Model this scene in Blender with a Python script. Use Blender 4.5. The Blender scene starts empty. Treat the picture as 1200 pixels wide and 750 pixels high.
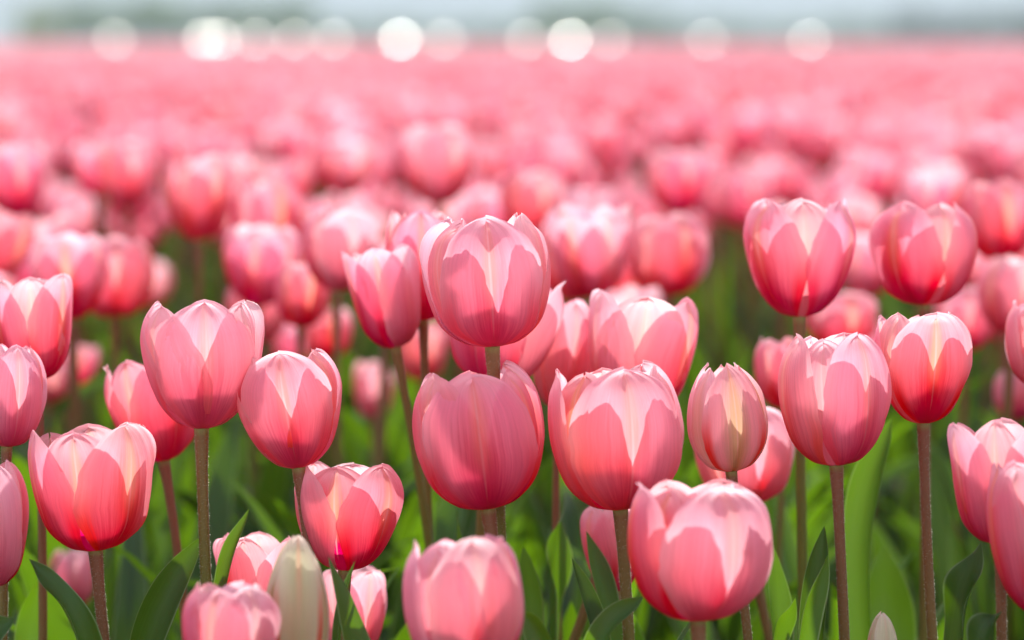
import bpy, math, random
import numpy as np
from mathutils import Vector, Matrix

C = bpy.context.scene.collection
SC = bpy.context.scene
R_ = math.radians

# ------------------------------------------------------------------ camera, sky, sun, exposure
CAM_H, FOCAL, PITCH, FOCUS = 0.58, 110.0, R_(5.03), 1.53
cam_d = bpy.data.cameras.new('camera'); cam = bpy.data.objects.new('camera', cam_d); C.objects.link(cam)
cam.location = (0, 0, CAM_H); cam.rotation_euler = (math.pi / 2 - PITCH, 0, 0)
cam_d.sensor_width = 36; cam_d.lens = FOCAL; cam_d.clip_start = 0.05; cam_d.clip_end = 12000
cam_d.dof.use_dof = True; cam_d.dof.focus_distance = FOCUS; cam_d.dof.aperture_fstop = 5.05
SC.camera = cam

SUN_EL, SUN_AZ = R_(42), R_(-6)          # azimuth measured from +Y (straight behind the flowers) towards +X
w = bpy.data.worlds.new('World'); SC.world = w; w.use_nodes = True
nt = w.node_tree
sky = nt.nodes.new('ShaderNodeTexSky'); sky.sky_type = 'NISHITA'; sky.sun_disc = False
sky.sun_elevation = SUN_EL; sky.sun_rotation = SUN_AZ; sky.air_density = 1.0; sky.dust_density = 0.4; sky.ozone_density = 1.5
bg = nt.nodes['Background']; bg.inputs['Strength'].default_value = 0.15
hz_ = nt.nodes.new('ShaderNodeHueSaturation'); hz_.inputs['Saturation'].default_value = 0.42     # sky saturation lowered so the fill light is less blue
nt.links.new(sky.outputs[0], hz_.inputs['Color']); nt.links.new(hz_.outputs[0], bg.inputs['Color'])
sun_d = bpy.data.lights.new('sun', 'SUN'); sun_d.energy = 3.3; sun_d.angle = R_(0.8); sun_d.color = (1.0, 0.95, 0.86)
sun = bpy.data.objects.new('sun', sun_d); C.objects.link(sun)
sdir = Vector((math.sin(SUN_AZ) * math.cos(SUN_EL), math.cos(SUN_AZ) * math.cos(SUN_EL), math.sin(SUN_EL)))
sun.rotation_euler = sdir.to_track_quat('Z', 'Y').to_euler()
vs = SC.view_settings
vs.view_transform = 'Standard'; vs.look = 'None'; vs.exposure = 1.14; vs.gamma = 1.0; vs.use_curve_mapping = False
cy = SC.cycles
cy.max_bounces = 12; cy.diffuse_bounces = 8; cy.transmission_bounces = 8; cy.glossy_bounces = 3
cy.use_denoising = True; cy.sample_clamp_indirect = 8.0; cy.use_adaptive_sampling = False
cy.volume_bounces = 1; cy.caustics_reflective = False; cy.caustics_refractive = False

# ------------------------------------------------------------------ helpers
FPX = 1200 * FOCAL / 36.0
FWD = Vector((0, math.cos(PITCH), -math.sin(PITCH))); UP = Vector((0, math.sin(PITCH), math.cos(PITCH)))
def at(x, y, Z):
    """a point of the place seen in that direction, Z metres away along the view axis"""
    return Vector((0, 0, CAM_H)) + Z * (FWD + UP * (-(y - 375) / FPX) + Vector((1, 0, 0)) * ((x - 600) / FPX))
def to_px(p):
    d = Vector(p) - Vector((0, 0, CAM_H)); z = d.dot(FWD)
    return 600 + FPX * d.x / z, 375 - FPX * d.dot(UP) / z, z

def grid_faces(nu, nv, off=0):
    i, j = np.meshgrid(np.arange(nv - 1), np.arange(nu - 1), indexing='ij')
    a = (i * nu + j).ravel() + off
    return np.stack([a, a + 1, a + nu + 1, a + nu], 1)

def mesh_np(name, V, F, UV, mats, midx=None, smooth=True):
    me = bpy.data.meshes.new(name)
    V = np.asarray(V, np.float32); F = np.asarray(F, np.int32)
    me.vertices.add(len(V)); me.vertices.foreach_set('co', V.ravel())
    k = F.shape[1]
    me.loops.add(F.size); me.loops.foreach_set('vertex_index', F.ravel())
    me.polygons.add(len(F)); me.polygons.foreach_set('loop_start', np.arange(len(F), dtype=np.int32) * k)
    me.polygons.foreach_set('loop_total', np.full(len(F), k, np.int32))
    if UV is not None:
        l = me.uv_layers.new(name='UVMap'); l.data.foreach_set('uv', np.asarray(UV, np.float32)[F.ravel()].ravel())
    for m in mats: me.materials.append(m)
    if midx is not None: me.polygons.foreach_set('material_index', np.asarray(midx, np.int32))
    me.polygons.foreach_set('use_smooth', np.full(len(F), smooth, bool))
    me.update(calc_edges=True); me.validate()
    return me

def link(name, me, parent=None):
    o = bpy.data.objects.new(name, me); C.objects.link(o)
    if parent: o.parent = parent
    return o
def tag(o, label, cat, group=None, kind=None):
    if label: o['label'] = label
    if cat: o['category'] = cat
    if group: o['group'] = group
    if kind: o['kind'] = kind
    return o

# ------------------------------------------------------------------ materials
class NT:
    def __init__(s, name):
        s.m = bpy.data.materials.new(name); s.m.use_nodes = True; s.t = s.m.node_tree; s.t.nodes.clear()
        s.out = s.n('ShaderNodeOutputMaterial')
    def n(s, t, **kw):
        x = s.t.nodes.new(t)
        for k, v in kw.items(): setattr(x, k, v)
        return x
    def set(s, sock, v):
        if isinstance(v, bpy.types.NodeSocket): s.t.links.new(v, sock)
        elif v is not None:
            if hasattr(sock.default_value, '__len__') and len(sock.default_value) == 4 and len(v) == 3: v = (*v, 1)
            sock.default_value = v
    def math(s, op, a, b=None, c=None, clamp=False):
        x = s.n('ShaderNodeMath', operation=op, use_clamp=clamp)
        for i, v in enumerate((a, b, c)):
            if v is not None: s.set(x.inputs[i], v)
        return x.outputs[0]
    def step(s, v, lo, hi, a=0.0, b=1.0):
        x = s.n('ShaderNodeMapRange', interpolation_type='SMOOTHSTEP')
        for i, q in enumerate((v, lo, hi, a, b)): s.set(x.inputs[i], q)
        return x.outputs[0]
    def mix(s, f, a, b, blend='MIX'):
        x = s.n('ShaderNodeMix', data_type='RGBA', blend_type=blend)
        s.set(x.inputs[0], f); s.set(x.inputs[6], a); s.set(x.inputs[7], b)
        return x.outputs[2]
    def noise(s, vec, scale, detail=2.0, rough=0.5):
        x = s.n('ShaderNodeTexNoise'); 
        if vec is not None: s.set(x.inputs['Vector'], vec)
        x.inputs['Scale'].default_value = scale; x.inputs['Detail'].default_value = detail; x.inputs['Roughness'].default_value = rough
        return x.outputs['Fac']
    def uv(s):
        t = s.n('ShaderNodeTexCoord'); q = s.n('ShaderNodeSeparateXYZ'); s.t.links.new(t.outputs['UV'], q.inputs[0])
        return t.outputs['UV'], q.outputs[0], q.outputs[1]
    def vec(s, v, sx, sy, sz=1):
        x = s.n('ShaderNodeMapping'); s.set(x.inputs[0], v); x.inputs['Scale'].default_value = (sx, sy, sz)
        return x.outputs[0]
    def bsdf(s, col, rough, spec=0.5, metal=0.0, normal=None):
        b = s.n('ShaderNodeBsdfPrincipled')
        s.set(b.inputs['Base Color'], col); s.set(b.inputs['Roughness'], rough)
        s.set(b.inputs['Specular IOR Level'], spec); s.set(b.inputs['Metallic'], metal)
        if normal is not None: s.set(b.inputs['Normal'], normal)
        return b
    def bump(s, h, strength, dist):
        b = s.n('ShaderNodeBump'); b.inputs['Strength'].default_value = strength; b.inputs['Distance'].default_value = dist
        s.set(b.inputs['Height'], h); return b.outputs[0]
    def fin(s, sh): s.t.links.new(sh, s.out.inputs['Surface']); return s.m
    def mixsh(s, f, a, b):
        x = s.n('ShaderNodeMixShader'); s.set(x.inputs[0], f); s.t.links.new(a, x.inputs[1]); s.t.links.new(b, x.inputs[2]); return x.outputs[0]

def petal_mat(name, pale, flame, base, tip, flame_lo=0.2, flame_w=0.5, base_v=0.70, trans=0.66, island=False, gam=0.72):
    k = NT(name); uv, x, v = k.uv()
    u = k.math('ABSOLUTE', k.math('MULTIPLY_ADD', x, 2.0, -1.0))
    if island: rnd = k.n('ShaderNodeNewGeometry').outputs['Random Per Island']
    else: rnd = k.n('ShaderNodeObjectInfo').outputs['Random']
    off = k.n('ShaderNodeCombineXYZ'); k.set(off.inputs[2], k.math('MULTIPLY', rnd, 37.0))
    add = k.n('ShaderNodeVectorMath', operation='ADD'); k.set(add.inputs[0], k.vec(uv, 34, 1.6)); k.set(add.inputs[1], off.outputs[0])
    vein = k.noise(add.outputs[0], 1.4, 4.0, 0.7)
    add2 = k.n('ShaderNodeVectorMath', operation='ADD'); k.set(add2.inputs[0], k.vec(uv, 5, 3)); k.set(add2.inputs[1], off.outputs[0])
    blot = k.noise(add2.outputs[0], 1.0, 3.0, 0.55)
    vn = k.math('ADD', v, k.math('MULTIPLY_ADD', vein, 0.16, -0.08))
    un = k.math('ADD', u, k.math('MULTIPLY_ADD', vein, 0.30, -0.15))
    # flame up the middle of the petal, strongest below the middle, fading to the margin
    fl = k.math('MULTIPLY', k.step(un, 0.02, flame_w, 1, 0), k.math('MULTIPLY', k.step(vn, 0.05, flame_lo), k.step(vn, 0.55, 1.0, 1.0, 0.25)))
    col = k.mix(k.math('MULTIPLY', fl, k.math('MULTIPLY_ADD', rnd, 0.5, 0.55)), pale, flame)
    # pale margin; its whitish rim also paints the light the edge catches
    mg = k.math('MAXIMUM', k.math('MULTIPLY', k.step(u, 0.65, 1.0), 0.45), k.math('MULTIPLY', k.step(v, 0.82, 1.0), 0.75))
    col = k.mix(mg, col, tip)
    # magenta foot of the petal and greenish attachment
    bv = k.math('ADD', k.math('ADD', v, k.math('MULTIPLY_ADD', vein, 0.34, -0.17)), k.math('MULTIPLY', u, 0.26))
    col = k.mix(k.math('MULTIPLY', k.step(bv, base_v * 0.45, base_v * 1.3, 1, 0), 0.97), col, base)
    col = k.mix(k.step(v, 0.015, 0.05, 1, 0), col, (0.42, 0.40, 0.12))
    rm = k.math('MULTIPLY', k.math('MULTIPLY', k.step(un, 0.62, 0.86), k.step(v, 0.42, 0.72, 1, 0)), k.step(rnd, 0.12, 0.45))
    if not island: col = k.mix(k.math('MULTIPLY', rm, 0.85), col, (0.92, 0.035, 0.06))          # red lower margins
    # peach streak up the upper middle, painting light through a single petal layer
    wk = k.math('MULTIPLY', k.step(un, 0.0, 0.20, 1, 0), k.math('MULTIPLY', k.step(v, 0.42, 0.75), k.math('MULTIPLY_ADD', rnd, 0.5, 0.28)))
    col = k.mix(wk, col, (0.97, 0.42, 0.28))
    # midrib, veins, blotches
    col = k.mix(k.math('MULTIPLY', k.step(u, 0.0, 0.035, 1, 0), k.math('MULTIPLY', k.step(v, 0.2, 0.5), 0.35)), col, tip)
    hs = k.n('ShaderNodeHueSaturation'); k.set(hs.inputs['Color'], col)
    k.set(hs.inputs['Value'], k.math('ADD', k.math('MULTIPLY_ADD', vein, 0.56, 0.72), k.math('MULTIPLY_ADD', blot, 0.12, -0.06)))
    k.set(hs.inputs['Saturation'], k.math('MULTIPLY_ADD', rnd, 0.34, 0.80))
    k.set(hs.inputs['Hue'], k.math('MULTIPLY_ADD', k.math('FRACT', k.math('MULTIPLY', rnd, 7.0)), 0.026, 0.486))
    col = hs.outputs[0]
    nrm = k.bump(vein, 0.25, 0.0008)
    b = k.bsdf(col, 0.42, 0.35, normal=nrm)
    gm = k.n('ShaderNodeGamma'); k.set(gm.inputs[0], col); gm.inputs[1].default_value = gam
    t = k.n('ShaderNodeBsdfTranslucent'); k.set(t.inputs['Color'], gm.outputs[0]); k.set(t.inputs['Normal'], nrm)
    return k.fin(k.mixsh(trans, b.outputs[0], t.outputs[0]))

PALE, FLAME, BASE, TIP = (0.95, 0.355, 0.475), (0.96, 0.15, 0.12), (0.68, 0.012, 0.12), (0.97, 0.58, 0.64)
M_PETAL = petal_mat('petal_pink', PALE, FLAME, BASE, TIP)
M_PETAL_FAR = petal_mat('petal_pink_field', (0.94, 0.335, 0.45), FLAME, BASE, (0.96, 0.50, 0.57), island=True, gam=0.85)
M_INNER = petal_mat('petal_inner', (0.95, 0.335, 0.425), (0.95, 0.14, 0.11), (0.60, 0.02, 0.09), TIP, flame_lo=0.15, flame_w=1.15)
M_BUDPINK = petal_mat('petal_bud_pink', (0.93, 0.44, 0.52), (0.56, 0.40, 0.22), (0.45, 0.42, 0.15), TIP, flame_lo=0.10, flame_w=0.58, base_v=0.14, trans=0.55)
M_BUDGREEN = petal_mat('petal_bud_green', (0.86, 0.76, 0.58), (0.70, 0.66, 0.40), (0.50, 0.52, 0.22), (0.85, 0.66, 0.62), flame_lo=0.10, flame_w=0.8, base_v=0.15, trans=0.5)

def leaf_mat(name, col, tcol, blue):
    k = NT(name); uv, x, v = k.uv()
    u = k.math('ABSOLUTE', k.math('MULTIPLY_ADD', x, 2.0, -1.0))
    rnd = k.n('ShaderNodeNewGeometry').outputs['Random Per Island']; r2 = k.n('ShaderNodeObjectInfo').outputs['Random']
    rnd = k.math('FRACT', k.math('ADD', rnd, r2))
    vein = k.noise(k.vec(uv, 60, 0.8), 1.0, 2.0)
    blot = k.noise(k.vec(uv, 4, 6), 1.0, 3.0)
    c = k.mix(k.math('MULTIPLY', blot, 0.8), col, blue)
    c = k.mix(k.step(u, 0.90, 0.97), c, (0.34, 0.40, 0.24))
    hs = k.n('ShaderNodeHueSaturation'); k.set(hs.inputs['Color'], c)
    k.set(hs.inputs['Value'], k.math('ADD', k.math('MULTIPLY_ADD', rnd, 0.5, 0.55), k.math('MULTIPLY', vein, 0.35)))
    ht = k.n('ShaderNodeHueSaturation'); k.set(ht.inputs['Color'], tcol)
    k.set(ht.inputs['Value'], k.math('ADD', k.math('MULTIPLY_ADD', rnd, 0.9, 0.25), k.math('MULTIPLY', vein, 0.3)))
    n = k.bump(vein, 0.3, 0.0008)
    b = k.bsdf(hs.outputs[0], 0.38, 0.5, normal=n)
    t = k.n('ShaderNodeBsdfTranslucent'); k.set(t.inputs['Color'], ht.outputs[0])
    return k.fin(k.mixsh(0.45, b.outputs[0], t.outputs[0]))
M_LEAF = leaf_mat('tulip_leaf', (0.036, 0.100, 0.016), (0.13, 0.27, 0.004), (0.065, 0.12, 0.045))

def stem_mat():
    k = NT('tulip_stem'); uv, x, v = k.uv()
    rnd = k.n('ShaderNodeObjectInfo').outputs['Random']
    tc = k.n('ShaderNodeTexCoord').outputs['Object']
    spk = k.noise(tc, 900, 2.0); ln = k.noise(k.vec(uv, 40, 3), 1.0, 2)
    vv = k.math('ADD', v, k.math('MULTIPLY_ADD', rnd, 0.3, -0.15))
    c = k.mix(k.step(vv, 0.55, 1.05), (0.19, 0.19, 0.025), (0.30, 0.10, 0.055))
    c = k.mix(k.step(v, 0.985, 1.0), c, (0.36, 0.34, 0.10))
    hs = k.n('ShaderNodeHueSaturation'); k.set(hs.inputs['Color'], c); k.set(hs.inputs['Value'], k.math('ADD', k.math('MULTIPLY', spk, 0.5), k.math('MULTIPLY_ADD', ln, 0.5, 0.5)))
    b = k.bsdf(hs.outputs[0], 0.5, 0.4, normal=k.bump(spk, 0.4, 0.0006))
    b.inputs['Sheen Weight'].default_value = 0.25; b.inputs['Sheen Roughness'].default_value = 0.35
    t = k.n('ShaderNodeBsdfTranslucent'); k.set(t.inputs['Color'], c)
    return k.fin(k.mixsh(0.2, b.outputs[0], t.outputs[0]))
M_STEM = stem_mat()

def simple_mat(name, col, rough=0.6, spec=0.4, metal=0.0, var=0.25, scale=6.0):
    k = NT(name); tc = k.n('ShaderNodeTexCoord').outputs['Object']
    n = k.noise(tc, scale, 4.0)
    c = k.mix(n, tuple(q * (1 - var) for q in col), tuple(min(1, q * (1 + var)) for q in col))
    return k.fin(k.bsdf(c, rough, spec, metal).outputs[0])

# ------------------------------------------------------------------ tulip geometry
def catmull(P, n=80):
    P = np.array(P, float); P = np.vstack([2 * P[0] - P[1], P, 2 * P[-1] - P[-2]]); out = []
    segs = len(P) - 3
    for t in np.linspace(0, segs - 1e-6, n):
        i = int(t); f = t - i; a, b, c, d = P[i:i + 4]
        out.append(0.5 * ((2 * b) + (c - a) * f + (2 * a - 5 * b + 4 * c - d) * f * f + (3 * b - a - 3 * c + d) * f ** 3))
    return np.array(out)

STYLES = {   # (r, z) silhouettes: egg = round and closing, cup = widest high up, vase = straight sided and open, bud = closed pointed
    'egg':  [(.09, 0), (.44, .045), (.78, .19), (.96, .42), (1.0, .62), (.96, .84), (.84, 1.0)],
    'cup':  [(.09, 0), (.39, .055), (.68, .20), (.89, .43), (.99, .66), (.99, .84), (.91, 1.0)],
    'vase': [(.09, 0), (.42, .05), (.73, .19), (.88, .40), (.96, .65), (1.0, .85), (.97, 1.0)],
    'bud_closed': [(.12, 0), (.55, .06), (.88, .22), (1.0, .42), (.88, .66), (.55, .88), (.16, 1.0)],
    'bud':  [(.12, 0), (.55, .06), (.88, .22), (1.0, .42), (.93, .66), (.74, .86), (.52, 1.0)],
}
def petal_pts(Rr, H, phi, outer, style, rng, nu, nv, calm=1.0):
    prof = catmull(STYLES[style]); L = np.r_[0, np.cumsum(np.hypot(*np.diff(prof, axis=0).T))]; L /= L[-1]
    s = np.linspace(0, 1, nv); v = 0.35 * s + 0.65 * (1 - (1 - s) ** 1.9)
    r = np.interp(v, L, prof[:, 0]) * Rr; z = np.interp(v, L, prof[:, 1]) * H
    point = (rng.uniform(0.50, 0.58) if outer else rng.uniform(.52, .62)) if style[:3] != 'bud' else 0.85
    top0 = (rng.uniform(0.58, 0.68) if outer else rng.uniform(.52, .62)) if style[:3] != 'bud' else 0.35
    low = 0.24 + 0.76 * np.clip(v / (rng.uniform(.52, .68) if outer else .5), 0, 1) ** 0.85
    low = low * low * (3 - 2 * low) * 0.35 + low * 0.65
    top = np.clip(1 - np.clip((v - top0) / (1 - top0), 0, 1) ** 2.35, 0, 1) ** point
    wid = rng.uniform(0.92, 1.08) * (0.97 if outer else 0.98) * Rr * low * top
    u = np.linspace(-1, 1, nu); u = np.sign(u) * (0.75 * np.abs(u) + 0.25 * (1 - (1 - np.abs(u)) ** 1.6))
    wid = wid * (1 + .012 * np.sin(v * rng.uniform(26, 40) + rng.uniform(0, 6)) + .010 * np.sin(v * rng.uniform(50, 70) + rng.uniform(0, 6)))
    U, Vv = np.meshgrid(u, v); rr = np.repeat(r[:, None], nu, 1); zz = np.repeat(z[:, None], nu, 1)
    half = np.minimum(wid / np.maximum(r, 1e-4), (.74 + .62 * v) if outer and style[:3] != 'bud' else .95 if outer else 1.2)[:, None]
    skew = rng.normal(0, .05) * Vv
    th = U * half + skew
    hs = rng.uniform(0.97, 1.01) if outer else rng.uniform(0.95, 1.0)
    off = 0.025 if outer else -0.03
    rr = rr + Rr * off * np.minimum(1, Vv * 6)
    edge = (rng.uniform(0.0, 0.09) if outer else rng.uniform(-0.06, 0.02)) * calm
    rr = rr * (1 + edge * U ** 2 * np.clip(Vv * 3, 0, 1))
    rr = rr + Rr * rng.uniform(-0.07, 0.03) * calm * Vv ** 1.5                       # hinge in or out
    rr = rr + Rr * rng.uniform(*{'egg': (-.32, -.06), 'cup': (-.24, .0), 'vase': (-.14, .06)}.get(style, (-.34, -.06))) * calm * np.clip((Vv - .74) / .26, 0, 1) ** 2  # tip curl
    rr = rr - Rr * 0.022 * np.exp(-(U / .14) ** 2) * np.sin(np.pi * np.clip(Vv, 0, 1)) # groove along the midrib
    for _ in range(3):
        rr = rr + Rr * .010 * np.sin(U * rng.uniform(1, 4) + Vv * rng.uniform(3, 9) + rng.uniform(0, 6)) * Vv
    rr = rr + Rr * 0.05 * np.clip((Vv - .93) / .07, 0, 1) ** 2 * rng.uniform(-.3, 1.2)       # rolled rim
    rr = rr + Rr * calm * (.006 * np.sin(U * rng.uniform(13, 19) + Vv * 2 + rng.uniform(0, 6)) + .004 * np.sin(U * rng.uniform(24, 30) - Vv * 3 + rng.uniform(0, 6))) * np.clip(Vv * 3 - .4, 0, 1)   # long creases
    k1, k2 = rng.uniform(9, 16), rng.uniform(0, 6)
    for sg in (-1, 1):
        m = np.clip(U * sg, 0, 1) ** 5
        rr = rr + Rr * 0.035 * calm * m * np.sin(Vv * k1 + k2 + sg) * np.clip(Vv * 2, 0, 1)
    zz = zz * hs + H * 0.009 * np.sin(U * rng.uniform(12, 18) + rng.uniform(0, 6)) * np.clip((Vv - .8) / .2, 0, 1) * calm + H * 0.012 * np.sin(U * rng.uniform(5, 9) + rng.uniform(0, 6)) * np.clip((Vv - .7) / .3, 0, 1)
    zz = zz - H * rng.uniform(.01, .07) * np.exp(-(U / .45) ** 2) * np.clip((Vv - .86) / .14, 0, 1) ** 1.5 * (style[:3] != 'bud')   # blunt tip
    a = phi + th
    P = np.stack([rr * np.sin(a), -rr * np.cos(a), zz], -1).reshape(-1, 3)           # phi = 0 faces -Y, towards the viewer
    return P, np.stack([(U + 1) / 2, Vv], -1).reshape(-1, 2)

def flower_petals(Rr, H, phi, style, rng, nu, nv, calm=1.0, six=True):
    out = []
    for i in range(3):
        out.append(petal_pts(Rr, H, phi + i * 2 * math.pi / 3 + rng.normal(0, .06), True, style, rng, nu, nv, calm))
    if six:
        for i in range(3):
            out.append(petal_pts(Rr, H * 1.0, phi + (i + .5) * 2 * math.pi / 3 + rng.normal(0, .06), False, style, rng, nu, nv, calm))
    A = np.concatenate([p for p, _ in out]); sx = 2 * Rr / np.ptp(A[:, 0]); sz = H / A[:, 2].max()
    return [(p * np.array([sx, sx, sz]), q) for p, q in out]

def tube(P, rad, n=10):
    P = np.asarray(P, float); T = np.gradient(P, axis=0); T /= np.linalg.norm(T, axis=1)[:, None]
    A = np.cross(T, np.array([0, 1.0, 0])); A /= np.linalg.norm(A, axis=1)[:, None]; B = np.cross(T, A)
    an = np.linspace(0, 2 * np.pi, n + 1)
    V = P[:, None] + np.asarray(rad)[:, None, None] * (A[:, None] * np.cos(an)[None, :, None] + B[:, None] * np.sin(an)[None, :, None])
    uv = np.stack(np.meshgrid(np.linspace(0, 1, n + 1), np.linspace(0, 1, len(P))), -1).reshape(-1, 2)
    return V.reshape(-1, 3), grid_faces(n + 1, len(P)), uv

def stem_pts(foot, top, axis, n):
    """bends from the ground into the flower's own axis"""
    foot, top, axis = map(np.asarray, (foot, top, axis)); h = top[2] - foot[2]
    b = top - axis * h * 0.35; c = foot + np.array([0, 0, h * .3]); t = np.linspace(0, 1, n)[:, None]
    return (1 - t) ** 3 * foot + 3 * (1 - t) ** 2 * t * c + 3 * (1 - t) * t * t * b + t ** 3 * top

def blade(mid, width, face, fold, rng, nu=7, wave=0.0, twist=0.0):
    """leaf blade along a curved midrib; face = where the upper surface looks at the foot, turning by twist towards the tip"""
    mid = np.asarray(mid, float); nv = len(mid); t = np.linspace(0, 1, nv); T = np.gradient(mid, axis=0); T /= np.linalg.norm(T, axis=1)[:, None]
    f = np.asarray(face, float)[None] - T * (T @ np.asarray(face, float))[:, None]; f /= np.linalg.norm(f, axis=1)[:, None] + 1e-9
    sd = np.cross(T, f); a = (twist * t)[:, None]; f, sd = f * np.cos(a) + sd * np.sin(a), sd * np.cos(a) - f * np.sin(a)
    wd = width * 0.5 * (0.35 + 0.65 * np.sin(np.pi * np.clip(t * 1.0, 0, .5))) * np.clip(1 - np.clip((t - .45) / .55, 0, 1) ** 1.9, 0, 1) ** .9
    u = np.linspace(-1, 1, nu); ph = rng.uniform(0, 6, 2); fo = fold * (1 - .45 * t)
    lat = wd[:, None] * np.sin(np.abs(u)[None] * fo[:, None]) / np.maximum(fo, 1e-3)[:, None] * np.sign(u)[None]
    dep = wd[:, None] * (1 - np.cos(np.abs(u)[None] * fo[:, None])) / np.maximum(fo, 1e-3)[:, None] + wd[:, None] * .10 * np.abs(u)[None]
    dep = dep + wave * wd[:, None] * (np.sin(t * 9 + ph[0])[:, None] * np.clip(u, 0, 1)[None] ** 2 + np.sin(t * 11 + ph[1])[:, None] * np.clip(-u, 0, 1)[None] ** 2)
    V = mid[:, None] + sd[:, None] * lat[..., None] + f[:, None] * dep[..., None]
    uv = np.stack(np.meshgrid((u + 1) / 2, t), -1).reshape(-1, 2)
    return V.reshape(-1, 3), grid_faces(nu, nv), uv

def bez(P, n):
    t = np.linspace(0, 1, n)[:, None]; P = [np.asarray(p, float) for p in P]
    return (1 - t) ** 3 * P[0] + 3 * (1 - t) ** 2 * t * P[1] + 3 * (1 - t) * t * t * P[2] + t ** 3 * P[3]

def rand_leaf(foot, h, rng, nu=7, nv=14, upright=None):
    a = rng.uniform(0, 2 * math.pi); out = np.array([math.cos(a), math.sin(a), 0]); sw = np.array([-out[1], out[0], 0]) * rng.normal(0, .14)
    ln = h * rng.uniform(.55, .85); lean = rng.uniform(.12, .55) if upright is None else upright
    b = np.asarray(foot) + out * .006 + np.array([0, 0, rng.uniform(.01, .06)]); droop = rng.uniform(-.1, .35) * lean
    z = np.array([0, 0, 1.0])
    mid = bez([b, b + ln * (z * .4 + out * .02), b + ln * (z * .8 + out * lean * .35 + sw * .6), b + ln * (z * (1 - droop) + out * lean + sw)], nv)
    return blade(mid, rng.uniform(.016, .032), -out + .25 * z, rng.uniform(.5, 1.6), rng, nu, rng.uniform(0, .35), rng.normal(0, .9))

def axis_rot(axis):
    return np.array(Vector((0, 0, 1)).rotation_difference(Vector(axis)).to_matrix())

def join(parts):
    Vs, Fs, Us, Ms, o = [], [], [], [], 0
    for (V, F, U), m in parts:
        Vs.append(V); Fs.append(F + o); Us.append(U); Ms.append(np.full(len(F), m)); o += len(V)
    return np.concatenate(Vs), np.concatenate(Fs), np.concatenate(Us), np.concatenate(Ms)

GROUP = 'pink tulips in the field'
def tulip(label, top_px, base_px, width, Z, phi=0.0, style='cup', low_px=None, leaves=2, mat=None, seed=0, calm=1.0, cat='tulip',
          extra_leaves=(), name='tulip', group=GROUP):
    rng = np.random.default_rng(seed + 1000)
    T, B = at(*top_px, Z), at(*base_px, Z); H = (T - B).length; axis = np.array((T - B).normalized())
    Rr = width / FPX * Z / 2
    if low_px is not None:
        q = at(*low_px, Z); k = B.z / max(B.z - q.z, 1e-3); foot = B + (q - B) * k; foot = Vector((B.x + (foot.x - B.x) * .75, B.y, 0))
    else: foot = Vector((B.x + rng.normal(0, .012), B.y + rng.normal(0, .01), 0))
    e = bpy.data.objects.new(name, None); C.objects.link(e); e.location = foot; e.empty_display_size = .02
    tag(e, label, cat, group)
    mat = mat or M_PETAL; M = axis_rot(axis); Bl = np.array(B - foot)
    sp = stem_pts((0, 0, 0), Bl + axis * .002, axis, 22)
    srad = np.linspace(.0034, .0026, 22) * (Rr / .031) ** .5; srad[-2:] *= (1.1, 1.45)
    V, F, UV = tube(sp, srad, 12); Mi = np.zeros(len(F))
    if Z < 1.6: V, F, UV, Mi = join([((V, F, UV), 0), (stem_hairs(sp, srad, rng), 1)])
    link('stem', mesh_np('stem', V, F, UV, [M_STEM, M_HAIR], Mi), e)
    for q, (P, uv) in enumerate(flower_petals(Rr, H, R_(phi), style, rng, 25, 32, calm)):
        link('petal', mesh_np('petal', P @ M.T + Bl, grid_faces(25, 32), uv, [M_INNER if q > 2 and mat is M_PETAL else mat]), e)
    for i in range(leaves):
        V, F, UV = rand_leaf((0, 0, 0), min(B.z, .42) * .78, rng); link('leaf', mesh_np('leaf', V, F, UV, [M_LEAF]), e)
    for (tx, ty, lx, ly, lz, wd, turn, fold, wave) in extra_leaves:
        tip, low = np.array(at(tx, ty, lz) - foot), np.array(at(lx, ly, lz) - foot); b = np.array([low[0] * .5, low[1] * .3, .02])
        c2 = low + (low - b) * .18
        P1 = bez([b, b + (low - b) * .4 + np.array([0, 0, .03]), low - ((tip - low) * .55 + (tip - b) * .06), low], 14); P2 = bez([low, low + (tip - low) * .33 + (tip - b) * .035, tip - (tip - low) * .3, tip], 20)[1:]
        f = np.array([math.sin(R_(turn)), -math.cos(R_(turn)), .15])
        V, F, UV = blade(np.concatenate([P1, P2]), wd, f, fold, rng, 11, wave, rng.normal(0, .25)); link('leaf', mesh_np('leaf', V, F, UV, [M_LEAF]), e)
    HEROES.append((foot.x, foot.y, Rr)); return e
HEROES = []
def hair_mat():
    k = NT('stem_hairs'); b = k.bsdf((.75, .70, .62), .5, .3); t = k.n('ShaderNodeBsdfTranslucent'); k.set(t.inputs['Color'], (.85, .78, .68))
    return k.fin(k.mixsh(.6, b.outputs[0], t.outputs[0]))
M_HAIR = hair_mat()
def stem_hairs(sp, rad, rng, n=2600):
    i = rng.uniform(.35, .99, n) * (len(sp) - 1); i0 = i.astype(int); f = (i - i0)[:, None]; c = sp[i0] * (1 - f) + sp[np.minimum(i0 + 1, len(sp) - 1)] * f; r = np.interp(i, np.arange(len(sp)), rad)[:, None]
    a = rng.uniform(0, 2 * np.pi, n); d = np.stack([np.cos(a), np.sin(a), rng.normal(0, .25, n)], 1); e = np.stack([-np.sin(a), np.cos(a), 0 * a], 1) * .00007; up = np.array([0, 0, .00007])
    p = c + d * r * .97; q = c + d * (r + rng.uniform(.0004, .0009, n)[:, None])
    V = np.stack([p - e - up, p + e - up, q + up * .4, p - e + up], 1).reshape(-1, 3)
    return V, np.arange(4 * n).reshape(-1, 4), np.tile([[0., 0], [1, 0], [1, 1], [0, 1]], (n, 1))

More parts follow.
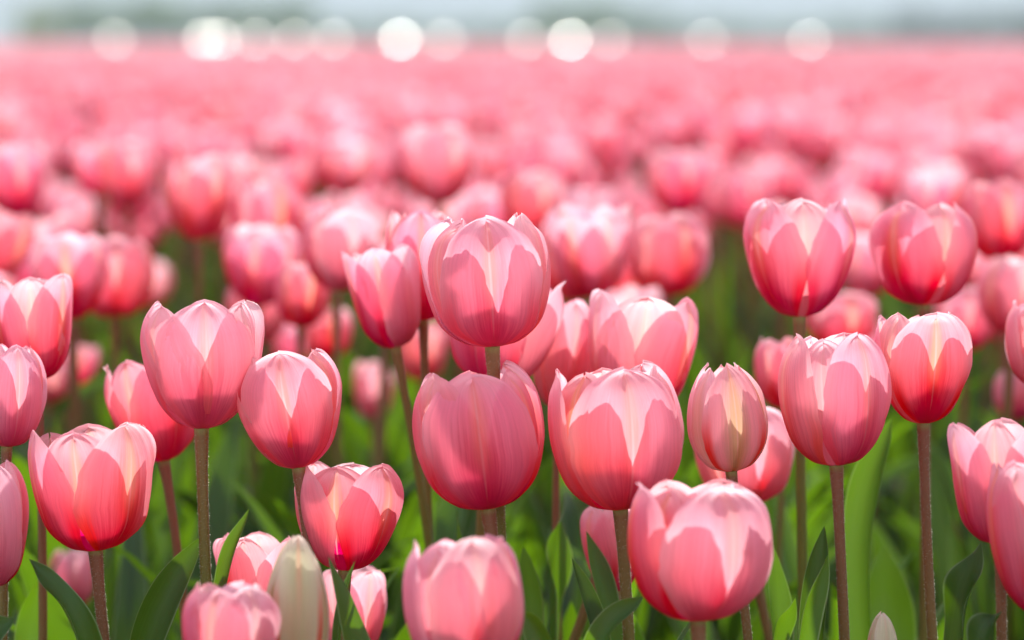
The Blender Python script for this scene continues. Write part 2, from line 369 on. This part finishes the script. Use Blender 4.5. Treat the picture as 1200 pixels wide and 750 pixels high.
# ------------------------------------------------------------------ ground, far field, hills
SETTING = {'ground': ('grassy ground running from under the flowers to the hills', 'ground'), 'flower_bed': ('dark soil of the tulip bed under the leaves', 'soil')}
def sheet(name, x0, x1, y0, y1, z, mat, nx=2, ny=2):
    xs, ys = np.linspace(x0, x1, nx), np.linspace(y0, y1, ny); X, Y = np.meshgrid(xs, ys)
    o = link(name, mesh_np(name, np.stack([X, Y, np.full_like(X, z)], -1).reshape(-1, 3), grid_faces(nx, ny), None, [mat]))
    return tag(o, *SETTING[name], kind='structure')
def ground_mat(name, a, b, s1, s2):
    k = NT(name); tc = k.n('ShaderNodeTexCoord').outputs['Object']
    c = k.mix(k.step(k.noise(tc, s1, 5), .35, .65), a, b); n = k.noise(tc, s2, 6)
    c = k.mix(k.math('MULTIPLY', n, .5), c, tuple(q * .5 for q in a))
    return k.fin(k.bsdf(c, .95, .1, normal=k.bump(n, .6, .02)).outputs[0])
sheet('ground', -5000, 5000, -300, 9000, 0.0, ground_mat('grass_ground', (.06, .10, .025), (.10, .13, .035), .05, 3.0))
sheet('flower_bed', -60, 60, 1.0, 150, 0.004, ground_mat('bed_soil', (.045, .036, .022), (.05, .075, .02), 4.0, 30.0))

# ------------------------------------------------------------------ the tulips one can tell apart
# label, top pixel, base pixel, width, distance, petal turn, silhouette, a point low on the stem
N_, E_ = None, ()
L_ = lambda *a: a
UPF = (0, -1, .2)
SPEC = [
 ('tallest sharp pink tulip at centre, standing above the round one', (568, 250), (577, 407), 152, 1.53, 4, 'egg', (580, 600)),
 ('round pink tulip below the tallest one, red slits down both sides', (549, 428), (572, 597), 154, 1.51, 2, 'egg', (585, 760)),
 ('leaning pink tulip half hidden behind the tallest one, magenta side', (600, 318), (578, 455), 140, 1.66, -35, 'cup', (590, 700)),
 ('tall pink tulip with long brown stem above the wide dark leaf', (234, 351), (236, 503), 145, 1.53, 12, 'cup', (245, 680)),
 ('pink tulip leaning over the pale green bud, coral streak in front', (331, 410), (350, 549), 128, 1.53, 8, 'cup', (358, 640)),
 ('straight sided pink tulip at lower left with wide open top', (100, 497), (112, 646), 150, 1.53, 58, 'vase', (124, 750)),
 ('deep pink tulip half behind the tall one with long brown stem', (170, 418), (192, 541), 112, 1.66, 40, 'cup', (203, 740)),
 ('pink tulip cut by the left edge, overlapping the one above', (12, 400), (8, 524), 86, 1.56, 30, 'egg', (5, 750)),
 ('pale pink tulip above the cropped one at the left edge', (38, 322), (44, 446), 96, 1.63, 62, 'vase', (40, 700)),
 ('small pointed pink tulip just behind the pale green bud', (408, 540), (404, 669), 128, 1.54, 55, 'cup', (412, 750)),
 ('full pink tulip right of centre, tips crowded at its top', (714, 425), (727, 598), 158, 1.51, 14, 'egg', (734, 750)),
 ('soft pink tulip peeping over the full one right of centre', (757, 343), (742, 486), 130, 1.66, 60, 'vase', (650, 720)),
 ('soft rose tulip wedged between the tallest and the full one', (663, 348), (655, 480), 76, 1.71, 20, 'egg', (668, 740)),
 ('pink tulip beside the closing bud, fluted top with folded edges', (972, 388), (980, 546), 132, 1.53, 38, 'egg', (990, 750)),
 ('coral centred pink tulip with long dark stem, right of the fluted one', (1080, 365), (1082, 497), 113, 1.55, 3, 'cup', (1103, 750)),
 ('tall soft pink tulip high on the right with magenta foot', (937, 232), (937, 372), 131, 1.67, 60, 'cup', (945, 640)),
 ('tall pale pink tulip with a cream orange side, high on the right', (1083, 236), (1084, 358), 126, 1.72, -40, 'egg', (1085, 600)),
 ('large blurred pale tulip in front, lower right of centre', (815, 562), (818, 728), 170, 1.41, 30, 'egg', (828, 800)),
 ('blurred pale tulip at the bottom, centre of the front', (538, 626), (545, 792), 142, 1.37, 25, 'egg', (560, 1000)),
 ('blurred squat tulip at the bottom beside the pale green bud', (270, 682), (266, 798), 116, 1.38, 40, 'egg', (266, 1000)),
 ('pale tulip peeking up behind the blurred squat one', (300, 625), (298, 730), 96, 1.58, 60, 'vase', (300, 900)),
 ('pink tulip low behind the small pointed one', (412, 664), (410, 772), 84, 1.63, 30, 'vase', (412, 900)),
 ('pale tulip with bulging side, upper one cut by the right edge', (1168, 486), (1172, 638), 124, 1.47, 50, 'vase', (1172, 800)),
 ('pink tulip with curled edge, lower one cut by the right edge', (1207, 534), (1228, 722), 122, 1.44, 35, 'egg', (1236, 900)),
 ('pink tulip low on the left edge, only its side in frame', (-18, 536), (-12, 690), 94, 1.50, 30, 'egg', (0, 800)),
 ('small blurred rose tulip low between two brown stems', (86, 642), (85, 712), 56, 2.0, 15, 'egg', N_),
 ('rose tulip behind the closing bud', (866, 476), (876, 592), 118, 1.72, 20, 'egg', (905, 700)),
 ('small pale tulip behind the full one’s brown stem', (716, 588), (722, 694), 76, 1.62, 65, 'cup', (726, 800)),
 ('coral tulip close behind the tallest one, at its upper left', (492, 244), (496, 376), 86, 1.71, 10, 'egg', (500, 600)),
 ('pale tulip on a dark stem, left of the coral one', (440, 287), (464, 408), 88, 1.69, 50, 'vase', (492, 640)),
 ('pale tulip at the right edge above two blurred ones', (1212, 350), (1214, 452), 70, 1.64, 25, 'egg', N_),
 ('small blurred tulip at the right edge below the pale one', (1192, 432), (1190, 492), 54, 2.1, 0, 'egg', N_),
 ('tiny blurred pink tulip alone in the green left of centre', (438, 422), (438, 490), 48, 2.35, 10, 'egg', N_),
 ('small tulip glimpsed left of the fluted one', (914, 394), (916, 478), 62, 1.85, 20, 'egg', N_),
 ('blurred round tulip between the tallest and the tall right one', (780, 249), (782, 347), 98, 2.2, 25, 'egg', N_),
 ('blurred wide tulip above the tall one with long brown stem', (132, 277), (134, 372), 98, 2.2, 10, 'egg', N_),
 ('blurred tall tulip with magenta foot at upper left', (232, 180), (233, 282), 84, 2.3, 40, 'cup', N_),
 ('blurred coral tulip left of the pale one on a dark stem', (356, 304), (352, 384), 66, 2.1, 20, 'egg', N_),
 ('blurred small tulip above the one leaning over the bud', (384, 360), (384, 420), 58, 2.3, 20, 'egg', N_),
 ('blurred wide tulip above and left of the coral one', (397, 244), (395, 342), 90, 2.05, 30, 'cup', N_),
 ('blurred salmon tulip beside the tall one’s right rim', (302, 328), (298, 402), 76, 2.25, 0, 'egg', N_),
 ('blurred deep pink tulip highest above the tallest one', (512, 146), (514, 240), 92, 2.5, 30, 'cup', N_),
 ('blurred magenta footed tulip upper right of the tallest one', (795, 175), (795, 252), 80, 2.75, 20, 'cup', N_),
 ('blurred dark footed tulip near the top left corner', (148, 164), (150, 246), 72, 2.7, 20, 'cup', N_),
 ('blurred tulip at the left edge under the far rows', (16, 166), (16, 260), 78, 2.5, 20, 'cup', N_),
 ('blurred pale tulip at the right edge beside the tall pale one', (1170, 210), (1172, 306), 86, 2.2, 15, 'egg', N_),
 ('blurred rose tulip right behind the tallest one’s rim', (672, 253), (672, 352), 86, 2.2, 15, 'egg', N_),
 ('blurred tulip low in the gap above the soft pink one', (722, 294), (724, 362), 74, 2.35, 45, 'egg', N_),
 ('blurred low tulip at the left edge above the pale one', (44, 280), (45, 345), 84, 2.4, 15, 'egg', N_),
 ('blurred tulip below the tall soft pink one’s foot', (985, 342), (985, 408), 84, 2.2, 15, 'egg', N_),
 ('blurred tulip right of the tall pale one’s foot', (1130, 334), (1130, 412), 70, 2.15, 0, 'egg', N_),
 ('blurred broad tulip right of the magenta footed one at upper left', (312, 208), (312, 304), 88, 2.35, 25, 'egg', N_),
 ('small blurred tulip below the pale one at the left edge', (58, 418), (58, 472), 48, 2.3, 25, 'egg', N_),
 ('blurred tulip glimpsed between pale and tallest ones', (494, 376), (494, 446), 60, 2.3, 25, 'egg', N_),
 ('blurred salmon tulip in the gap right of the deep pink one', (622, 200), (622, 280), 78, 2.6, 25, 'egg', N_),
]
EXTRA = {     # leaf tips seen against the stems: tip pixel, a lower pixel, distance, width, turn, fold, wave
 5: [(34, 655, 92, 738, 1.50, 0.0173, 35, 1.5, .35), (16, 724, -12, 762, 1.47, 0.0139, -40, 1.0, .2), (50, 672, 30, 760, 1.66, 0.0150, 20, .8, .3)],
 3: [(238, 627, 172, 745, 1.55, 0.0196, 25, .9, .1), (292, 596, 262, 690, 1.55, 0.0116, -55, 1.3, .1)],
 9: [(416, 657, 399, 742, 1.47, 0.0093, -60, 1.2, .05)],
 10: [(670, 653, 702, 748, 1.50, 0.0110, 30, 1.0, .1), (754, 698, 700, 757, 1.46, 0.0139, -45, 1.1, .1)],
 27: [(687, 622, 714, 724, 1.60, 0.0139, 25, .8, .1), (660, 578, 645, 700, 1.68, 0.0161, 55, .8, .7)],
 13: [(966, 616, 953, 740, 1.53, 0.0161, -20, 1.3, .08), (970, 650, 938, 755, 1.50, 0.0173, 35, 1.4, .08)],
 14: [(1045, 489, 1010, 610, 1.66, 0.0208, -30, 1.2, .1), (1035, 638, 1042, 760, 1.76, 0.0318, 10, .6, .2)],
 22: [(1150, 634, 1122, 742, 1.58, 0.0208, -35, 1.0, .6), (1174, 716, 1150, 765, 1.45, 0.0161, -40, 1.5, .5)],
 1: [(534, 592, 540, 680, 1.64, 0.0081, 60, 1.0, .3), (614, 640, 622, 740, 1.66, 0.0150, 25, .8, .2)],
 18: [(605, 714, 640, 765, 1.43, 0.0139, -35, 1.2, .1)],
 17: [(906, 640, 912, 745, 1.60, 0.0150, 25, .9, .2), (932, 700, 905, 770, 1.56, 0.0150, 35, 1.2, .2)],
}
for i, s in enumerate(SPEC):
    lab, t, b, wd, Z, phi, st, low = s
    tulip(lab, t, b, wd, Z, phi, st, low, 2 if Z < 1.6 else 3, None, i * 7 + 3, 1.0, 'tulip', EXTRA.get(i, ()))
tulip('closing tulip bud, olive green middle and pink edges, on a dark stem', (846, 423), (857, 553), 95, 1.52, 6, 'bud', (880, 740), 2, M_BUDPINK, 501, .8, 'tulip bud', name='tulip_bud', group=None)
tulip('tall pale green closed bud blurred at the bottom front', (349, 626), (346, 805), 78, 1.42, 10, 'bud_closed', (346, 1000), 2, M_BUDGREEN, 502, .25, 'tulip bud', name='tulip_bud', group=None)
tulip('tiny pointed pinkish bud at the bottom right edge of frame', (1034, 716), (1034, 790), 36, 1.5, 10, 'bud_closed', (1034, 900), 2, M_BUDGREEN, 503, .25, 'tulip bud', name='tulip_bud', group=None)

# ------------------------------------------------------------------ the rest of the field
rng = np.random.default_rng(11)
def plants(y0, y1, dens, half0, half_k):
    pts = []; step = 1 / math.sqrt(dens)
    for y in np.arange(y0, y1, step):
        hw = half0 + half_k * y; xs = np.arange(-hw, hw, step)
        p = np.stack([xs + rng.uniform(-.4, .4, len(xs)) * step, y + rng.uniform(-.4, .4, len(xs)) * step], 1); pts.append(p)
    return np.concatenate(pts)
def head_h(n): return CAM_H - np.where(rng.random(n) < .7, np.clip(rng.normal(.138, .028, n), .085, .22), np.clip(rng.normal(.195, .022, n), .15, .25))      # flower top height

# green gaps of the photograph that stay open between the nearer flowers (x0, y0, x1, y1)
GAPS = [(60, 505, 1200, 750), (400, 430, 475, 530), (805, 310, 885, 430), (205, 320, 260, 350), (560, 480, 700, 640), (1135, 430, 1165, 500)]
near = plants(1.78, 6.2, 82, 1.0, .18); hh = head_h(len(near))
sel_in, rest = [], []
for (x, y), h in zip(near, hh):
    if any((x - a) ** 2 + (y - b) ** 2 < .05 ** 2 for a, b, _ in HEROES): continue
    px, py, Z = to_px((x, y, h)); inframe = -40 < px < 1240
    if inframe and Z < 3.3:
        py2 = py + .065 / Z * FPX
        if any(a - 25 < px < c + 25 and py2 > b and py < d for a, b, c, d in GAPS): 
            h = -1                                                     # a plant without a flower: leaves only
        elif Z < 1.95: h = -1
    (sel_in if inframe else rest).append((x, y, h, Z))
sel_in.sort(key=lambda q: q[3])
N_IND = 300 - len(SPEC)
flowers = [q for q in sel_in if q[2] > 0]
ind, more = flowers[:N_IND], flowers[N_IND:]
leafy = [q for q in sel_in if q[2] < 0]

# twelve kinds of plant, copied over the near field; each keeps its stem, flower and leaves as parts
def proto_parts(seed, nu, nv, nl, island, lnu=5, lnv=9, sn=6, six=True):
    g = np.random.default_rng(seed); Rr = g.uniform(.0215, .027); H = Rr * g.uniform(1.95, 2.3); st = ['egg', 'cup', 'cup', 'vase', 'egg'][seed % 5]
    top = .44; base = top - H; tilt = g.normal(0, .09, 2); axis = np.array([tilt[0], tilt[1], 1]); axis /= np.linalg.norm(axis); M = axis_rot(axis)
    B = np.array([g.normal(0, .01), g.normal(0, .01), base])
    S = tube(stem_pts((0, 0, 0), B, axis, sn * 2), np.full(sn * 2, .0034), sn)
    Ps = [(P @ M.T + B, grid_faces(nu, nv), uv) for P, uv in flower_petals(Rr, H, g.uniform(0, 6.3), st, g, nu, nv, 1.0, six)]
    Ls = [rand_leaf((0, 0, 0), base * .95, g, lnu, lnv) for _ in range(nl)]
    return S, Ps, Ls
protos = []
for s in range(12):
    S, Ps, Ls = proto_parts(s, 9, 11, 3, False)
    protos.append((mesh_np('stem', *S, [M_STEM]), [mesh_np('petal', *p, [M_PETAL]) for p in Ps], [mesh_np('leaf', *l, [M_LEAF]) for l in Ls]))
proto_low = []
for s in range(12):
    S, Ps, Ls = proto_parts(s, 7, 9, 3, True, 4, 7, 5)
    V, F, U, Mi = join([(p, 0) for p in Ps] + [(S, 1)] + [(l, 2) for l in Ls]); proto_low.append(mesh_np('tulip', V, F, U, [M_PETAL_FAR, M_STEM, M_LEAF], Mi))
def band(Z): return ('blurred pink tulip in the nearer of the soft rows behind the sharp flowers' if Z < 3.2 else
                     'small hazy pink tulip in the far soft rows above the sharp flowers')
for i, (x, y, h, Z) in enumerate(ind):
    k = int(rng.integers(12)); sc_ = h / .44; rz = rng.uniform(0, 6.28)
    if Z < 3.2:
        e = bpy.data.objects.new('tulip', None); C.objects.link(e); st, ps, ls = protos[k]
        link('stem', st, e)
        for m in ps: link('petal', m, e)
        for m in ls: link('leaf', m, e)
    else: e = link('tulip', proto_low[k])
    e.location = (x, y, 0); e.rotation_euler = (0, 0, rz); e.scale = (sc_, sc_, sc_)
    tag(e, band(Z), 'tulip', 'blurred tulips in the nearer soft rows' if Z < 3.2 else 'hazy tulips in the far soft rows')

# the many more: one mass of tulips to the far end of the bed
def lod(seed0, n, nu, nv, nl, six, leafn=(4, 6), sn=4):
    out = []
    for s in range(n):
        S, Ps, Ls = proto_parts(seed0 + s, nu, nv, nl, True, leafn[0], leafn[1], sn, six)
        out.append(join([(p, 0) for p in Ps] + [(S, 1)] + [(l, 2) for l in Ls]))
    return out
def scatter(lods, XY, h):
    Vs, Fs, Us, Ms, o = [], [], [], [], 0; kind = rng.integers(len(lods), size=len(XY))
    for k, (V, F, U, Mi) in enumerate(lods):
        idx = np.where(kind == k)[0]
        if not len(idx): continue
        a = rng.uniform(0, 2 * np.pi, len(idx)); s = h[idx] / .44; c, sn = np.cos(a) * s, np.sin(a) * s
        W = np.empty((len(idx), len(V), 3))
        W[..., 0] = V[None, :, 0] * c[:, None] - V[None, :, 1] * sn[:, None] + XY[idx, 0][:, None]
        W[..., 1] = V[None, :, 0] * sn[:, None] + V[None, :, 1] * c[:, None] + XY[idx, 1][:, None]
        W[..., 2] = V[None, :, 2] * s[:, None]
        n = len(idx)
        Vs.append(W.reshape(-1, 3)); Fs.append((F[None] + (np.arange(n) * len(V))[:, None, None] + o).reshape(-1, 4))
        Us.append(np.tile(U, (n, 1))); Ms.append(np.tile(Mi, n)); o += n * len(V)
    return np.concatenate(Vs), np.concatenate(Fs), np.concatenate(Us), np.concatenate(Ms)
chunks = []
q = np.array([r[:3] for r in rest + more]); chunks.append(scatter(lod(40, 10, 7, 8, 3, True), q[:, :2], q[:, 2]))
p = plants(6.2, 20, 72, 1.0, .18); chunks.append(scatter(lod(60, 8, 5, 6, 2, True, (3, 5), 4), p, head_h(len(p))))
p = plants(20, 50, 32, 1.5, .19); chunks.append(scatter(lod(80, 8, 4, 5, 1, True, (3, 4), 3), p, head_h(len(p))))
p = plants(50, 145, 12, 2.0, .19); chunks.append(scatter(lod(90, 6, 4, 5, 1, False, (3, 4), 3), p, head_h(len(p))))
o = 0; Fs = []
for V, F, U, Mi in chunks: Fs.append(F + o); o += len(V)
field = link('tulip_field', mesh_np('tulip_field', np.concatenate([c[0] for c in chunks]), np.concatenate(Fs), np.concatenate([c[2] for c in chunks]),
             [M_PETAL_FAR, M_STEM, M_LEAF], np.concatenate([c[3] for c in chunks])))
tag(field, 'soft mass of countless pink tulips reaching to the far trees', 'tulip field', kind='stuff')

# leafy growth between the front stems: plants whose leaves only show
lv = []
g = np.random.default_rng(5)
pts = [(x, y) for x, y, h, Z in leafy] + [tuple(t) for t in plants(1.38, 2.6, 62, .9, .18)]
for (x, y) in pts:
    for _ in range(3):
        V, F, U = rand_leaf((0, 0, 0), g.uniform(.22, .36) if y < 1.75 else g.uniform(.28, .44), g, 6, 11, g.uniform(.08, .6)); lv.append(((V + np.array([x, y, 0]), F, U), 0))
V, F, U, Mi = join(lv)
tag(link('tulip_leaves', mesh_np('tulip_leaves', V, F, U, [M_LEAF], Mi)), 'dense green tulip leaves filling the bed between the stems', 'leaves', kind='stuff')

# ------------------------------------------------------------------ cars glinting beyond the bed
def car_paint(name, col): return simple_mat(name, col, .25, .5, 0, .05, 2)
M_GLASS = simple_mat('car_glass', (.02, .025, .03), .22, .34, 0, .1, 1); M_GLASS_DIM = simple_mat('car_glass_dim', (.06, .06, .06), .34, .15, 0, .1, 1); M_GLASS_MID = simple_mat('car_glass_mid', (.04, .04, .05), .28, .22, 0, .1, 1)  # duller copies of one glass, shine lowered only to weaken their glints
M_TYRE = simple_mat('tyre', (.02, .02, .02), .8, .2); M_RIM = simple_mat('rim', (.5, .5, .52), .3, .5, .9)
M_LAMP = simple_mat('headlamp', (.7, .7, .7), .1, .8)
PAINT = [car_paint('paint_silver', (.45, .46, .48)), car_paint('paint_white', (.75, .75, .74)), car_paint('paint_dark', (.05, .06, .08))]
TILT = math.degrees(math.atan2(1 - math.cos(SUN_EL), math.sin(SUN_EL)))   # rake at which a screen mirrors the sun to someone low in front
def car_meshes():
    W = .9; rake = math.tan(R_(TILT)); out = {}
    # lower hull: stations along the length (y from nose -2.1 to tail 2.1), each a closed ring in x-z
    st = [(-2.15, .70, .35, .62), (-2.0, .84, .25, .74), (-1.3, .90, .22, .88), (0, .92, .22, .95), (1.3, .91, .22, .95), (1.95, .86, .26, .90), (2.12, .74, .38, .80)]
    V = []; 
    for y, hw, z0, z1 in st:
        for x, z in ((-hw * .9, z0), (-hw, z0 + .15), (-hw, z1 - .18), (-hw * .88, z1), (0, z1 + .03), (hw * .88, z1), (hw, z1 - .18), (hw, z0 + .15), (hw * .9, z0), (0, z0)): V.append((x, y, z))
    F = []; n = 10
    for i in range(len(st) - 1):
        for j in range(n): F.append((i * n + j, i * n + (j + 1) % n, (i + 1) * n + (j + 1) % n, (i + 1) * n + j))
    y0 = -.95; y1 = y0 + .50 / rake
    # cabin with roof, closed behind
    cab = [(y0 + .02, .80, .90, .92), (y1, .68, .90, 1.42), (y1 + .9, .66, .92, 1.45), (1.75, .74, .90, .98)]
    b = len(V)
    for y, hw, z0, z1 in cab:
        for x, z in ((-hw - .06, z0), (-hw, z1 - .04), (-hw * .8, z1), (hw * .8, z1), (hw, z1 - .04), (hw + .06, z0)): V.append((x, y, z))
    for i in range(3):
        for j in range(5): F.append((b + i * 6 + j, b + i * 6 + j + 1, b + (i + 1) * 6 + j + 1, b + (i + 1) * 6 + j))
    def pd(name, V, F, m):
        me = bpy.data.meshes.new(name); me.from_pydata(V, [], F); me.materials.append(m); me.update(); return me
    F.append(tuple(range(n))); F.append(tuple((len(st) - 1) * n + j for j in range(n)))
    out['body'] = (V, F)
    # bowed windscreen just proud of the cabin front
    nu, nv = 13, 7; u = np.linspace(-1, 1, nu); t = np.linspace(0, 1, nv); U, T = np.meshgrid(u, t)
    Y = y0 + T * (y1 - y0) + .10 * U ** 2 - .02; Z = .93 + T * .49 + .03 + .03 * np.sin(np.pi * T); X = U * (.78 - .12 * T)
    out['windscreen'] = mesh_np('windscreen', np.stack([X, Y, Z], -1).reshape(-1, 3), grid_faces(nu, nv), None, [M_GLASS])
    def side(sx): return [(sx * .80, y0 + .55, 1.0), (sx * .70, y1 + .02, 1.36), (sx * .69, y1 + .85, 1.38), (sx * .80, 1.45, 1.02)]
    out['side_window'] = [pd('side_window', [(x * 1.03, y, z) for x, y, z in side(s)], [(0, 1, 2, 3)], M_GLASS) for s in (-1, 1)]
    def disc(r, wdt):
        a = np.linspace(0, 2 * np.pi, 20, endpoint=False); V = [(sx * wdt / 2, r * math.cos(q), r * math.sin(q)) for sx in (-1, 1) for q in a]
        return V, [tuple(range(20)), tuple(range(39, 19, -1))] + [(i, (i + 1) % 20, 20 + (i + 1) % 20, 20 + i) for i in range(20)]
    out['tyre'] = pd('tyre', *disc(.32, .2), M_TYRE); out['rim'] = pd('rim', *disc(.2, .22), M_RIM)
    v = []; f = []
    for i in range(7):
        for j in range(7): v.append(((i - 3) * .055, -.02 * (1 - ((i - 3) / 3) ** 2), (j - 3) * .03))
    f = [tuple(q) for q in grid_faces(7, 7)]; out['headlight'] = pd('headlight', v, f, M_LAMP)
    return out, pd
CM, pd = car_meshes()
SCREEN = [CM['windscreen'], CM['windscreen'].copy()]; SCREEN[1].materials[0] = M_GLASS_DIM; SCREEN.append(CM['windscreen'].copy()); SCREEN[2].materials[0] = M_GLASS_MID
BODY = [pd('body', *CM['body'], p) for p in PAINT]
def car(px, Z, paint, label, roll, screen):
    e = bpy.data.objects.new('parked_car', None); C.objects.link(e); p = at(px, 50, Z); e.location = (p.x, p.y, 0)
    hv = (Vector((0, 0, CAM_H)) - e.location).normalized() + sdir; e.rotation_euler = (0, 0, math.atan2(hv.x, -hv.y) + roll)   # nose turned so the screen glints
    tag(e, label, 'car', 'cars parked beyond the tulip bed')
    link('body', BODY[paint], e); link('windscreen', SCREEN[screen], e)
    for m in CM['side_window']: link('side_window', m, e)
    for sx in (-1, 1):
        h = link('headlight', CM['headlight'], e); h.location = (sx * .6, -2.10, .62)
        for y in (-1.35, 1.35):
            t = link('wheel', CM['tyre'], e); t.location = (sx * .82, y, .32); r = link('rim', CM['rim'], t)
    return e
CARS = [(135, 0, .10), (240, 1, 0), (258, 0, .03), (300, 0, .06), (346, 2, .08), (392, 2, .09), (470, 1, 0), (522, 0, .07), (620, 2, .09), (670, 1, 0), (717, 0, .07), (831, 0, .04), (952, 0, .04)]
names = ['faint grey glint of a car at far left, above the far rows', 'left half of the overlapping pair of glinting cars on the horizon', 'right half of the overlapping pair of glinting cars on the horizon',
 'first dim car glint right of the overlapping pair', 'second dim car glint right of the overlapping pair', 'third dim car glint, just left of the brilliant white one',
 'brilliant white car glint above the blurred deep pink tulip', 'dim car glint touching the brilliant one on its right', 'faint car glint left of the second brilliant white one',
 'second brilliant white car glint, between two dim ones', 'dim car glint right of the second brilliant white one', 'lone soft car glint between the brilliant one and the rightmost', 'rightmost car glint, soft white beside the low trees']
for (px, pt, roll), nm in zip(CARS, names): car(px, 340, pt, nm, roll, 0 if px in (470, 670) else 2 if px in (240, 258, 952) else 1)

# ------------------------------------------------------------------ trees and hills behind
M_BARK = simple_mat('bark', (.09, .07, .05), .9, .1)
def crown_mat(name, a, b):
    k = NT(name); g_ = k.n('ShaderNodeNewGeometry'); r = g_.outputs['Random Per Island']
    c = k.mix(r, a, b); bs = k.bsdf(c, .6, .3); t = k.n('ShaderNodeBsdfTranslucent'); k.set(t.inputs['Color'], c)
    return k.fin(k.mixsh(.3, bs.outputs[0], t.outputs[0]))
M_CROWN = [crown_mat('crown_green', (.14, .27, .06), (.24, .36, .09)), crown_mat('crown_dark', (.06, .12, .05), (.10, .17, .07)), crown_mat('crown_yellow', (.30, .38, .08), (.45, .50, .14))]
def crown_mesh(seed, mat, nclump=26, per=45):
    g = np.random.default_rng(seed); V = []; 
    for c in range(nclump):
        d = g.normal(size=3); d /= np.linalg.norm(d); cc = d * np.array([.36, .36, .33]) * g.uniform(.35, 1) + np.array([0, 0, .62]); cr = g.uniform(.10, .2)
        for _ in range(per):
            p = cc + g.normal(size=3) * cr * .6; a, b = g.normal(size=3), g.normal(size=3); a /= np.linalg.norm(a); b -= a * a.dot(b); b /= np.linalg.norm(b); s = g.uniform(.04, .075)
            V += [p - a * s, p + b * s * .6, p + a * s, p - b * s * .6]
    return mesh_np('crown', np.array(V), np.arange(len(V)).reshape(-1, 4), None, [mat], smooth=False)
def trunk_mesh(seed):
    g = np.random.default_rng(seed); t = np.linspace(0, 1, 8)[:, None]
    P = np.array([[0, 0, 0]]) + t * np.array([g.normal(0, .03), g.normal(0, .03), .7]); parts = [(tube(P, .035 * (1 - .8 * t[:, 0]), 7), 0)]
    for _ in range(5):
        z = g.uniform(.3, .55); d = g.normal(size=3); d[2] = abs(d[2]) + .5; d *= .3 / np.linalg.norm(d)
        parts.append((tube(P[int(z / .7 * 7)] + t * d, .014 * (1 - .8 * t[:, 0]), 5), 0))
    V, F, U, _ = join(parts); return mesh_np('trunk', V, F, U, [M_BARK])
CR = [[crown_mesh(20 + i + 10 * j, M_CROWN[j]) for i in range(3)] for j in range(3)]; TR = [trunk_mesh(i) for i in range(3)]
def tree(px, Z, top_px, aspect, j, label, group, name='tree'):
    p = at(px, 52, Z); h = (52 - top_px) / FPX * Z + CAM_H; e = bpy.data.objects.new(name, None); C.objects.link(e); e.location = (p.x, p.y, 0)
    e.scale = (h * aspect, h * aspect, h); e.rotation_euler = (0, 0, rng.uniform(0, 6)); k = int(rng.integers(3))
    link('trunk', TR[k], e); link('crown', CR[j][k], e); tag(e, label, 'tree', group)
TREES = [(x, 470 + rng.uniform(-30, 60), 4 + rng.uniform(-8, 8), 0) for x in range(86, 350, 20)]
for t in TREES: tree(t[0], t[1], t[2], 1.1, 0, 'grey green blurred tree of the clump at upper left', 'trees of the clump at upper left')
for x in range(625, 780, 18): tree(x, 480 + rng.uniform(-30, 60), -2 + rng.uniform(-6, 12) + abs(x - 700) * .22, 1.0, 0, 'grey green blurred tree of the tall clump above the second brilliant glint', 'trees of the tall clump')
for x in range(1060, 1260, 15): tree(x, 430 + rng.uniform(-20, 40), 18 + rng.uniform(-5, 5), 1.2, 1, 'dark blurred tree of the low row at upper right', 'trees of the low row at upper right')
for x in list(range(350, 630, 17)) + list(range(780, 1060, 16)): tree(x, 620 + rng.uniform(-30, 60), 28 + rng.uniform(-5, 5), 1.4, 0, 'hazy tree of the thin low line along the horizon', 'trees of the thin line on the horizon')
for px, j in ((34, 2), (56, 2)):
    tree(px, 250, 12, .8, 2, 'yellow green bush at the far left horizon, ' + ('its left half' if px < 45 else 'its right half'), None, 'bush')

# ------------------------------------------------------------------ hazy hills and the air between
def hills(name, Y, h, x0, x1, seed, mat):
    g = np.random.default_rng(seed); xs = np.linspace(x0, x1, 120); ph = g.uniform(0, 6, 4)
    prof = h * (1 + .16 * np.sin(xs / 900 + ph[0]) + .10 * np.sin(xs / 370 + ph[1]) + .05 * np.sin(xs / 120 + ph[2]))
    rows = [(0, 0), (300, .35), (700, .8), (1000, 1.0), (1400, .9), (2200, .0)]
    V = [(x, Y + dy, z * f + (-2 if f == 0 else 0)) for dy, f in rows for x, z in zip(xs, prof)]
    o = link(name, mesh_np(name, np.array(V), grid_faces(120, len(rows)), None, [mat])); tag(o, 'pale hazy hills closing the view behind the trees', 'hills', kind='structure')
M_HILL = ground_mat('hill_forest', (.05, .08, .04), (.07, .10, .05), .004, .05)
hills('hills', 3800, 120, -4500, 4500, 3, M_HILL)
k = NT('haze_air'); vol = k.n('ShaderNodeVolumePrincipled'); vol.inputs['Color'].default_value = (.64, .71, .80, 1); vol.inputs['Density'].default_value = .0007; vol.inputs['Anisotropy'].default_value = 0.0
k.t.links.new(vol.outputs[0], k.out.inputs['Volume'])
bm = [(x, y, z) for x in (-5200, 5200) for y in (-400, 9200) for z in (-3, 190)]
hz = bpy.data.meshes.new('haze'); hz.from_pydata(bm, [], [(0, 1, 3, 2), (4, 6, 7, 5), (0, 4, 5, 1), (2, 3, 7, 6), (0, 2, 6, 4), (1, 5, 7, 3)]); hz.materials.append(k.m)
tag(link('haze', hz), 'thin pale haze in the air over the field', 'haze', kind='stuff')
